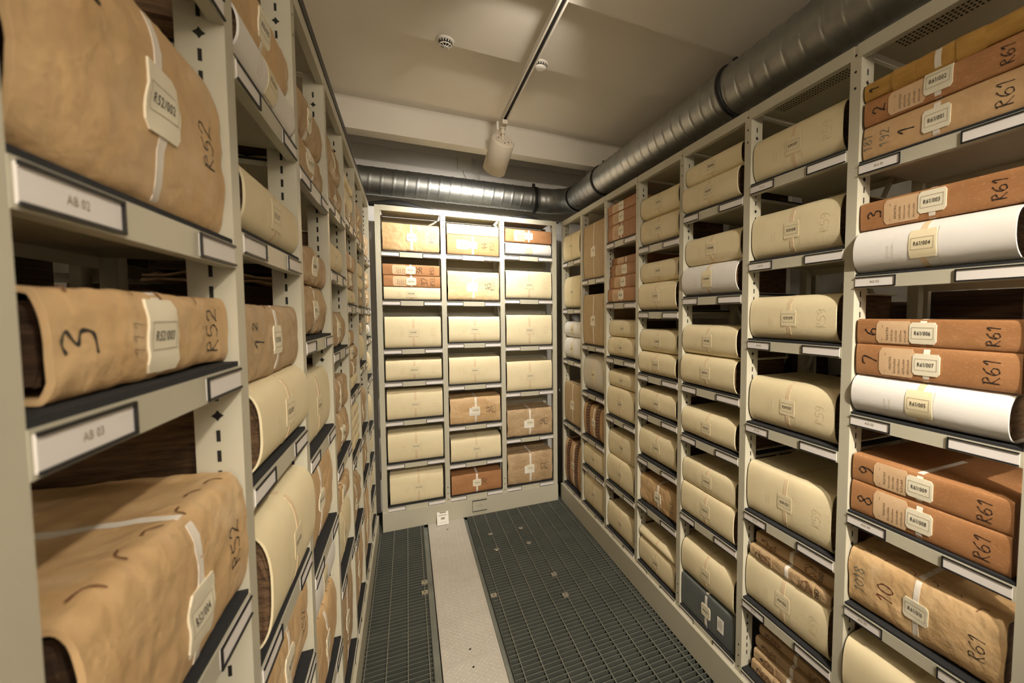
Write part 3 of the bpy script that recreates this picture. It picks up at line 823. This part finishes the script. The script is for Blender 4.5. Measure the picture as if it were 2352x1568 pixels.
m.grid(rows, 0, True, True); m.poly(rows[0][::-1]); m.poly(rows[-1]); m.build('dust_cover', 'rubber', rackB, tB)

fill('right', RIGHT, RJ, lambda u, d, h: tfR(u, d, h), -1, -PI / 2, rackR, 0) if False else None
def fill_side(side, data, joints, tfw, tfl, mir, rz, root):
    # shelves belong to the rack (local), volumes stand on their own (world)
    global shelf
    base = shelf
    def sh(rt, a, b, zt, tf, mr, txt=None): return base(rt, a, b, zt, tfl, mr, txt)
    shelf = sh
    fill(side, data, joints, tfw, mir, rz, root, 0)
    shelf = base
fill_side('right', RIGHT, RJ, tfR, tR, -1, -PI / 2, rackR)
fill_side('left', LEFT, LJ, tfL, tL, 1, PI / 2, rackL)
fill_side('back', BACK, None, tfB, tB, 1, 0, rackB)

# --- the racks standing back to back behind them
def rear(side, X, sgn, joints, vols):
    org = (X, joints[0], 0)
    root = empty('steel_shelving_rack', org)
    tag(root, 'dim grey steel rack of dark ledgers seen through the gaps of the %s rack' % side, 'shelving rack')
    t = lambda u, d, h: (sgn * d, u - joints[0], h)
    for j in range(len(joints)):
        m = MB(); u = joints[j] - PW; m.box((u, .012, .05), (u + PW, .03, 2.45)); m.box((u, .33, .05), (u + PW, .36, 2.45)); m.build('upright', 'metal', root, t)
    lv = {}
    for (j, z, h, L, lab, u) in vols: lv.setdefault(j, set()).add(z)
    for j, zs in lv.items():
        for z in zs:
            m = MB(); m.box((joints[j], .01, z - .034), (joints[j + 1] - PW, .36, z)); m.build('shelf', 'metal', root, t)
    for (j, z, h, L, lab, u) in vols:
        def place(r_, w=(X + sgn * (.04 + .27), u, z + .0005)): r_.location = w; r_.rotation_euler = (0, 0, PI / 2 if sgn > 0 else -PI / 2)
        book('old', L, h, place, lab, 'dark ledgers behind the %s rack' % side, tape=False, D=.26, detail=False, flat=True)
rear('right', XR + .375, 1, RJ, [
    (1, 1.56, .17, .30, 'dark old ledger seen behind volume R59/019 through the right rack', 1.20),
    (1, 1.20, .20, .28, 'dark old ledger seen behind volume R59/020 through the right rack', 1.22),
    (1, .90, .16, .30, 'dark old ledger seen behind volume R59/021 through the right rack', 1.21),
    (0, 1.60, .16, .26, 'dark old ledger seen behind register R61/006 through the right rack', .78),
    (0, 1.24, .13, .28, 'dark old ledger seen behind register R61/009 through the right rack', .76),
    (2, 1.30, .18, .30, 'dark old ledger behind third-nearest right bay, above volume R59/012', 1.66),
    (2, .92, .20, .30, 'dark old ledger behind third-nearest right bay, above volume R59/014', 1.66)])
rear('left', XL - .375, -1, LJ, [
    (0, 1.64, .11, .30, 'dark old ledger seen above the volume inscribed 3 through the left rack', .76),
    (0, 1.19, .24, .34, 'dark old ledger seen behind the lowest volume of the nearest left bay', .68),
    (1, 1.62, .24, .36, 'dark old ledger seen above volume inscribed 1 in second-nearest left bay', 1.14),
    (1, 1.06, .24, .36, 'dark old ledger behind fourth shelf of the second-nearest left bay', 1.14),
    (2, 1.80, .22, .36, 'dark old ledger seen behind second shelf of the third-nearest left bay', 1.60),
    (2, 1.45, .20, .36, 'dark old ledger seen behind third shelf of the third-nearest left bay', 1.60),
    (3, 1.62, .16, .36, 'dark old ledger seen behind third shelf of the fourth-nearest left bay', 2.06)])

# ------------------------------------------------------------------ the room
def struct(name, m, mats, **k):
    o = m.build(name, mats, **k); o['kind'] = 'structure'; return o
WX0, WX1, WY0, WY1 = -2.2, 2.06, -2.6, 4.20
m = MB(); m.box((WX0, WY1, -.1), (WX1, WY1 + .1, 3.5)); struct('wall_back', m, 'greyp')
m = MB(); m.box((WX0 - .1, WY0, -.1), (WX0, WY1 + .1, 3.5)); struct('wall_left', m, 'plaster')
m = MB(); m.box((WX1, WY0, -.1), (WX1 + .1, WY1 + .1, 3.5)); struct('wall_right', m, 'plaster')
m = MB(); m.box((WX0, WY0 - .1, -.1), (WX1, WY0, 3.5)); struct('wall_front', m, 'plaster')
m = MB()
m.box((WX0, WY0, 2.97), (WX1, 1.763, 3.4))                 # lower slab over the camera
m.box((WX0, 1.763, 3.05), (WX1, 2.42, 3.4))
m.box((WX0, 2.42, 3.14), (WX1, 3.445, 3.4))
m.box((WX0, 3.445, 2.931), (WX1, 3.57, 3.4))                # downstand beam
m.box((WX0, 3.57, 3.30), (WX1, WY1, 3.4))
struct('ceiling', m, 'plaster')
m = MB(); m.box((WX0, WY1 - .03, 3.09), (1.68, WY1, 3.152)); m.box((1.68, 3.57, 3.09), (1.71, WY1, 3.152)); struct('trim_1', m, 'greyp')
m = MB(); m.box((WX0, WY0, -.12), (WX1, WY1, -.055)); struct('floor', m, 'under')

# grating: flat bars on edge across the aisle, thin cross bars along it
def grating(name, x0, x1, y0, y1, ycuts, label):
    root = empty(name, (x0, y0, 0)); tag(root, label, 'floor grating')
    t = lambda x, y, z: (x - x0, y - y0, z)
    b = MB(); y = y0 + .015
    while y < y1:
        b.box((x0, y - .0013, -.036), (x1, y + .0013, -.001)); b.box((x0, y - .0013, -.001), (x1, y + .0013, 0), 1); y += .0304
    b.build('bearing_bars', ['grate', 'gratetop'], root, t)
    c = MB(); x = x0 + .045
    while x < x1:
        c.box((x - .0024, y0, -.010), (x + .0024, y1, .0002)); c.box((x - .0024, y0, .0002), (x + .0024, y1, .0010), 1); x += .0926
    c.build('cross_bars', ['grate', 'gratetop'], root, t)
    f = MB()
    for xx in (x0, x1): f.box((xx - .002, y0, -.036), (xx + .002, y1, .0006))
    for yy in ycuts: f.box((x0, yy - .002, -.036), (x1, yy + .002, .0006))
    f.build('edge_frame', 'grate', root, t)
    return root
grating('floor_grating', .4135, 1.262, .0, 4.0, (0., 2.47, 4.), 'dark steel floor grating between the white tread plate and the right rack')
grating('floor_grating', -.262, .0785, .0, 4.0, (0., 2.44, 4.), 'narrow dark steel floor grating between the white tread plate and left rack')
for x0, x1, lab in ((.0785, .1135, 'steel rail along the left edge of the white tread plate'), (.3855, .4135, 'steel rail along the right edge of the white tread plate')):
    m = MB(); m.box((x0 + .002, 0, -.054), (x1 - .003, 3.66, -.014)); m.box((x0 + .002, 0, -.014), (x0 + .007, 3.66, .0))
    for yy in (2.45, 3.2, 1.7): m.box((x0 + .012, yy, -.014), (x0 + .02, yy + .008, -.012))
    tag(m.build('steel_rail', 'rail'), lab, 'rail')
def tread(y0, y1, label, screws):
    root = empty('tread_plate', (.25, y0, 0)); tag(root, label, 'floor plate', 'white tread plates down the aisle')
    t = lambda x, y, z: (x - .25, y - y0, z)
    b = MB(); b.box((.1145, y0, -.0545), (.3845, y1, .004))
    i = 0; y = y0 + .02
    while y < y1 - .015:
        for c in range(9):
            x = .13 + c * .0285 + (.01425 if i % 2 else 0)
            if x > .372: continue
            a = R(45) if i % 2 else R(-45)
            ca, sa = math.cos(a), math.sin(a)
            pts = [(-.011, 0), (-.004, -.0027), (.004, -.0027), (.011, 0), (.004, .0027), (-.004, .0027)]
            lo = [(x + p * ca - q * sa, y + p * sa + q * ca, .004) for p, q in pts]
            hi = [(x + (p * ca - q * sa) * .7, y + (p * sa + q * ca) * .7, .0054) for p, q in pts]
            b.poly(hi)
            for k in range(6): b.poly([lo[k], lo[(k + 1) % 6], hi[(k + 1) % 6], hi[k]])
        y += .0145; i += 1
    b.build('plate_sheet', 'plate', root, t)
    for sy in screws:
        s = MB(); s.poly([(.249 + .0055 * math.cos(k * PI / 6), sy + .0055 * math.sin(k * PI / 6), .0068) for k in range(12)]); 
        s.poly([(.249 + .0055 * math.cos(-k * PI / 6), sy + .0055 * math.sin(-k * PI / 6), .0063) for k in range(12)])
        s.build('screw', 'dark', root, t)
tread(2.1145, 3.672, 'white painted tread plate running to the back rack with a card on it', (3.513, 2.176))
tread(.4, 2.1115, 'white painted tread plate in the foreground of the aisle, worn lozenge pattern', (2.055,))
# warning card on the far plate
root = empty('notice_card', (.223, 3.60, .006)); tag(root, 'small white printed card leaning on the back rack plinth', 'card')
m = MB(); a = .060
for y, z in ((0, .0), ):
    p0, p1 = Vector((0, 0, .0025)), Vector((0, .058, .085))
    for w0, w1 in ((-.043, .043),):
        m.poly([(w0, p0.y, p0.z), (w1, p0.y, p0.z), (w1, p1.y, p1.z), (w0, p1.y, p1.z)])
        m.poly([(w0, p0.y + .002, p0.z - .001), (w0, p1.y + .002, p1.z - .001), (w1, p1.y + .002, p1.z - .001), (w1, p0.y + .002, p0.z - .001)])
        for (q0, q1) in ((w0, w0), (w1, w1)):
            m.poly([(q0, p0.y, p0.z), (q0, p1.y, p1.z), (q0, p1.y + .002, p1.z - .001), (q0, p0.y + .002, p0.z - .001)])
m.build('card', 'tagw', root)
m = MB()
for t0, t1, w0, w1 in ((.88, .98, -.022, .026), (.72, .755, -.034, .034), (.69, .70, -.030, .028), (.40, .41, -.018, .018), (.56, .57, -.018, .018), (.42, .55, -.013, .015), (.20, .21, -.03, .03), (.13, .14, -.03, .03)):
    f = lambda w, t: (w, .058 * t - .0008, .0025 + .0825 * t + .0006)
    m.poly([f(w0, t0), f(w1, t0), f(w1, t1), f(w0, t1)])
m.build('card_print', 'penline', root)
# clips
def clip(x, y, square, lab):
    root = empty('grating_clip', (x, y, .0012)); tag(root, lab, 'clip', 'fixing clips on the floor grating')
    m = MB()
    if square: m.box((-.017, -.017, 0), (.017, .017, .004)); m.box((-.017, -.019, -.008), (.017, -.017, .004))
    else:
        for r_, z0, z1 in ((.018, 0, .003), (.012, .003, .006)):
            rg = [[(r_ * math.cos(k * PI / 8), r_ * math.sin(k * PI / 8), z) for k in range(16)] for z in (z0, z1)]
            m.grid(rg, 0, True, True); m.poly(rg[1])
    m.build('clip_plate', 'nickel', root)
    s = MB(); z = .0042 if square else .0062
    s.grid([[(.007 * math.cos(k * PI / 5), .007 * math.sin(k * PI / 5), q) for k in range(10)] for q in (z - .003, z + .002)], 0, True, True)
    s.poly([(.007 * math.cos(k * PI / 5), .007 * math.sin(k * PI / 5), z + .002) for k in range(10)])
    s.build('screw', 'rail', root)
for x, y, sq, lab in ((.540, 3.304, 0, 'round metal clip on right grating, far left of the group of four'), (.772, 3.297, 0, 'round metal clip on right grating, far right of the group of four'),
                      (.773, 3.054, 0, 'round metal clip on right grating, near right of the group of four'), (.542, 3.062, 0, 'round metal clip on right grating, near left of the group of four'),
                      (.822, 2.607, 1, 'square metal clip on right grating, farther of the right pair'), (.821, 2.380, 1, 'square metal clip on right grating, nearer of the right pair'),
                      (.432, 2.556, 1, 'square bright metal clip beside the right rail of the tread plate'), (.062, 2.869, 1, 'square metal clip by the left rail, farther of two'), (.060, 2.761, 1, 'square metal clip by the left rail, nearer of two')):
    clip(x, y, sq, lab)

# ------------------------------------------------------------------ ducts
def duct_mesh(path, rad, pitch=.085, n=None, seg=56, amp=.0045):
    P = [Vector(p) for p in path]
    S = [0.]
    for a, b in zip(P, P[1:]): S.append(S[-1] + (b - a).length)
    n = n or int(S[-1] / .007); rows = []
    for i in range(n + 1):
        s = S[-1] * i / n
        k = max(j for j in range(len(S)) if S[j] <= s + 1e-9); k = min(k, len(P) - 2)
        t = (s - S[k]) / (S[k + 1] - S[k]); p = P[k].lerp(P[k + 1], t); d = (P[k + 1] - P[k]).normalized()
        a = Vector((0, 0, 1)); b = d.cross(a).normalized()
        row = []
        for q in range(seg):
            th = 2 * PI * q / seg
            ph = (s / pitch + q / seg) % 1.
            e = math.exp(-((ph - .5) / .05) ** 2)
            rr = rad + amp * e
            row.append(p + rr * (math.cos(th) * a + math.sin(th) * b))
        rows.append(row)
    m = MB(); m.grid(rows, 0, True, True); return m
duct = empty('ventilation_duct', (1.40, 3.97, 2.73)); tag(duct, 'spiral galvanised ventilation duct above the right and back racks', 'duct')
td = lambda x, y, z: (x - 1.40, y - 3.97, z - 2.73)
DZ = 2.735
duct_mesh([(1.40, -1.2, DZ - .02), (1.40, 3.66, DZ - .02)], .108).build('straight_run', 'zinc', duct, td)
duct_mesh([(1.10, 3.97, DZ), (-2.1, 3.97, DZ)], .108).build('straight_run', 'zinc', duct, td)
arc = [(1.10 + .30 * math.sin(a), 3.67 + .30 * math.cos(a), DZ - .02 * a / (PI / 2)) for a in [PI / 2 * i / 24 for i in range(25)]][::-1]
m = MB(); rows = []
for i, p in enumerate(arc):
    a = PI / 2 * (24 - i) / 24; d = Vector((-math.cos(a), math.sin(a), 0)); b = Vector((d.y, -d.x, 0))
    rr = .112 + (.004 if i % 6 == 0 else 0)
    rows.append([Vector(p) + rr * (math.cos(2 * PI * q / 48) * Vector((0, 0, 1)) + math.sin(2 * PI * q / 48) * b) for q in range(48)])
m.grid(rows, 0, True, True); m.build('elbow', 'zinc', duct, td)
def ring(c, axis, rad, name, mt):
    m = MB(); rows = []
    for i in range(49):
        th = 2 * PI * i / 48
        e1 = Vector((0, 0, 1)); e2 = Vector((1, 0, 0)) if axis == 'y' else Vector((0, 1, 0)); ax = Vector((0, 1, 0)) if axis == 'y' else Vector((1, 0, 0))
        dr = math.cos(th) * e1 + math.sin(th) * e2
        rows.append([Vector(c) + dr * (rad + r_) + ax * w for r_, w in ((-.002, -.014), (.006, -.012), (.009, 0), (.006, .012), (-.002, .014))])
    m.grid(rows, 0, True); 
    m.box((c[0] - .012, c[1] - .012, c[2] + rad + .004), (c[0] + .012, c[1] + .012, c[2] + rad + .035)); m.box((c[0] - .01, c[1] - .01, c[2] - rad - .03), (c[0] + .01, c[1] + .01, c[2] - rad - .004))
    return m.build(name, mt, duct, td)
ring((1.40, 3.10, DZ - .02), 'y', .110, 'clamp_ring', 'rubber'); ring((1.40, 1.62, DZ - .02), 'y', .110, 'clamp_ring', 'rubber'); ring((1.08, 3.97, DZ), 'x', .110, 'clamp_ring', 'rubber')

# ------------------------------------------------------------------ track and spotlight
TX = .600
TUBE_FILL = 210  # emission strength of the added fill tube
trk = empty('lighting_track', (TX, 3.0, 2.97)); tag(trk, 'white ceiling lighting track with a dark slot running down the aisle', 'lighting track')
tt = lambda x, y, z: (x - TX, y - 3.0, z - 2.97)
def rail(y0, y1, z):
    m = MB(); m.box((TX - .017, y0, z - .032), (TX - .009, y1, z)); m.box((TX + .009, y0, z - .032), (TX + .017, y1, z)); m.box((TX - .009, y0, z - .006), (TX + .009, y1, z))
    m.box((TX - .0088, y0, z - .024), (TX + .0088, y1, z - .007), 1)
    return m
rail(-2.4, 3.0075, 2.9695).build('track_profile', ['plastic', 'dark'], trk, tt)
m = MB(); m.box((TX - .03, 3.008, 2.915), (TX + .03, 3.06, 2.9695)); m.build('end_feed', 'plastic', trk, tt)
def spotlamp(y, target, label, power, size, blend, col=(1, .88, .72), rad=.03, zt=2.9695):
    """track spotlight: adapter, stem, barrel; the lamp inside is a spot light"""
    org = Vector((TX, y, zt - .032))
    root = empty('track_spotlight', org); tag(root, label, 'spotlight', 'spotlights on the ceiling track')
    m = MB(); m.box((-.016, -.075, -.028), (.016, .045, -.0015)); m.build('track_adapter', 'lamp', root)
    m = MB(); m.tube([(0, 0, -.028), (0, 0, -.034)], .020, 20); m.tube([(0, 0, -.034), (0, 0, -.066)], [.013, .015], 16); m.tube([(0, 0, -.066), (0, 0, -.115)], .008, 12); m.build('stem', 'lamp', root)
    piv = Vector((0, 0, -.115))
    ax = (Vector(target) - (org + piv)).normalized()
    q = ax.to_track_quat('Z', 'Y').to_matrix()
    r0, L0 = .076, .22
    def P(r_, z, a): return piv + q @ Vector((r_ * math.cos(a), r_ * math.sin(a), z))
    m = MB()
    prof = [(.0, -.012), (.045, -.012), (.047, -.007), (.056, -.007), (.058, -.014), (.066, -.014), (r0, -.006), (r0, L0), (r0 - .004, L0), (r0 - .008, L0 - .03), (.05, L0 - .07), (.0, L0 - .07)]
    m.grid([[P(max(r_, .0005), z, 2 * PI * k / 40) for k in range(40)] for r_, z in prof], 0, False, True)
    m.sm = [True if 6 * 40 <= i < 7 * 40 else False for i in range(len(m.f))]
    bar = m.build('barrel', 'lamp', root)
    m = MB()
    for a in (0.5, 1.6, 3.6, 4.7): m.tube([P(.034, -.0135, a), P(.034, -.0118, a)], .0045, 8)
    m.build('screw', 'dark', bar)
    m = MB(); rg = [P(.046, L0 - .066, 2 * PI * k / 24) for k in range(24)]; m.poly(rg)
    m.build('lens', mat('lamp_lens', (1, .86, .66), emit=12), bar)
    li = bpy.data.lights.new('spot_beam', 'SPOT'); li.energy = power; li.color = col; li.spot_size = R(size); li.spot_blend = blend; li.shadow_soft_size = rad
    lo = bpy.data.objects.new('spot_beam', li); COL.objects.link(lo); lo.parent = root
    lo.location = piv + ax * (L0 + .002); lo.rotation_euler = ax.to_track_quat('-Z', 'Y').to_euler()
    return root
spotlamp(2.96, (.47, 3.69, 2.22), 'cream cylindrical spotlight hanging from the end of the ceiling track', 105, 120, 1, (1, .93, .82))
spotlamp(1.12, (.42, 3.45, 2.86), 'cream track spotlight over the aisle just above the view, aimed at the beam', 34, 58, 1)
spotlamp(-.35, (1.25, .9, .12), 'cream track spotlight behind the camera, aimed at right rack', 60, 50, 1)
spotlamp(-.65, (-.24, .85, .8), 'cream track spotlight behind the camera, aimed at left rack', 55, 58, 1)
spotlamp(-1.2, (.84, 2.8, .25), 'cream track spotlight behind the camera, aimed along the aisle', 390, 54, 1)
# unseen tube light added behind the camera as fill for ceiling and racks
bat = empty('fill_tube_light', (.5, -2.1, 2.62)); tag(bat, 'added fill tube light hanging unseen behind the camera', 'lamp')
m = MB(); m.box((-.65, -.05, .02), (.65, .05, .07)); m.box((-.4, -.004, .07), (-.39, .004, .38)); m.box((.39, -.004, .07), (.4, .004, .38)); m.build('housing', 'plastic', bat)
m = MB(); m.tube([(-.6, 0, 0), (.6, 0, 0)], .019, 12); m.build('tube', mat('fill_tube_glow', (1, .87, .70), emit=TUBE_FILL), bat)

# detectors
def detector(x, y, z, ribs, lab):
    root = empty('smoke_detector', (x, y, z)); root.scale = (.64, .64, .75); tag(root, lab, 'smoke detector')
    def lathe(prof, seg=32):
        m = MB(); m.grid([[(r_ * math.cos(2 * PI * k / seg), r_ * math.sin(2 * PI * k / seg), zz) for k in range(seg)] for r_, zz in prof], 0, False, True); return m
    lathe([(.066, -.001), (.066, -.008), (.056, -.014), (.053, -.014)]).build('base', 'plastic', root)
    lathe([(.05, -.014), (.05, -.03), (.0005, -.03)]).build('chamber', 'dark', root)
    m = MB()
    for k in range(16):
        a = 2 * PI * k / 16; c = Vector((.051 * math.cos(a), .051 * math.sin(a), 0)); t = Vector((-math.sin(a), math.cos(a), 0)) * .004
        m.poly([c - t + Vector((0, 0, -.013)), c + t + Vector((0, 0, -.013)), c * .96 + t + Vector((0, 0, -.032)), c * .96 - t + Vector((0, 0, -.032))])
    m.build('ribs', 'plastic', root)
    if ribs:
        m = MB()
        for k in range(8):
            a = 2 * PI * k / 8; m.tube([(.010 * math.cos(a), .010 * math.sin(a), -.044), (.042 * math.cos(a), .042 * math.sin(a), -.036)], .003, 6)
        for r_, zz in ((.044, -.035), (.012, -.044)):
            m.tube([(r_ * math.cos(2 * PI * k / 24), r_ * math.sin(2 * PI * k / 24), zz) for k in range(25)], .004, 6, caps=False)
        m.build('cage', 'plastic', root)
    else:
        lathe([(.050, -.030), (.044, -.040), (.03, -.045), (.0005, -.046)]).build('cap', 'plastic', root)
detector(.204, 2.385, 3.05, True, 'round heat detector with a spoked cage on the ceiling, left of track')
detector(.690, 2.375, 3.05, False, 'round domed smoke detector on the ceiling, right of track')
# junction box and cable on the back wall
jb = empty('junction_box', (.503, WY1, 3.05)); tag(jb, 'small white junction box with cable on the back wall', 'junction box')
m = MB(); m.box((-.06, -.045, -.065), (.06, 0, .06)); m.build('box_lid', 'plastic', jb, bevel=.004)
m = MB(); m.tube([(-.01, -.02, -.065), (-.005, -.02, -.10), (.015, -.02, -.14), (.02, -.02, -.30)], .006, 8); m.tube([(.06, -.02, .04), (.11, -.02, .05), (.125, -.02, -.02), (.125, -.02, -.25)], .005, 8); m.build('cable', 'greyp', jb)

# ------------------------------------------------------------------ the next aisle's lamp, seen only through the left gaps
li = bpy.data.lights.new('next_aisle_lamp', 'SPOT'); li.energy = 60; li.color = (1, .82, .6); li.spot_size = R(120); li.spot_blend = .7; li.shadow_soft_size = .04
lo = bpy.data.objects.new('next_aisle_lamp', li); COL.objects.link(lo); lo.location = (-1.6, 1.2, 2.9); lo.rotation_euler = (0, R(10), 0)

# ------------------------------------------------------------------ camera
cam = bpy.data.cameras.new('camera'); co = bpy.data.objects.new('camera', cam); COL.objects.link(co)
cr = Vector((.90415514, -.42720005, .00189707)); cu = Vector((.02198491, .05096422, .99845847)); cf = Vector((.42663819, .90271965, -.05547151))
mw = Matrix((( cr.x, cu.x, -cf.x, 0), (cr.y, cu.y, -cf.y, 0), (cr.z, cu.z, -cf.z, 1.677114), (0, 0, 0, 1)))
co.matrix_world = mw
cam.sensor_width = 36; cam.sensor_fit = 'HORIZONTAL'; cam.lens = 992.4849 / 2352 * 36
cam.shift_x = -(1404.5812 - 1176) / 2352; cam.shift_y = (778.1874 - 784) / 2352
cam.clip_start = .02; cam.clip_end = 40
cam.dof.use_dof = True; cam.dof.focus_distance = 2.4; cam.dof.aperture_fstop = 4.5
SC.camera = co

# ------------------------------------------------------------------ world and view
w = bpy.data.worlds.new('world'); w.use_nodes = True; SC.world = w
w.node_tree.nodes['Background'].inputs[0].default_value = (.02, .018, .015, 1); w.node_tree.nodes['Background'].inputs[1].default_value = 1
SC.view_settings.view_transform = 'Standard'; SC.view_settings.look = 'None'; SC.view_settings.gamma = 1; SC.view_settings.use_curve_mapping = False
SC.view_settings.exposure = .3
SC.cycles.max_bounces = 8; SC.cycles.diffuse_bounces = 5; SC.cycles.glossy_bounces = 4; SC.cycles.caustics_reflective = False; SC.cycles.caustics_refractive = False
SC.cycles.sample_clamp_indirect = 6
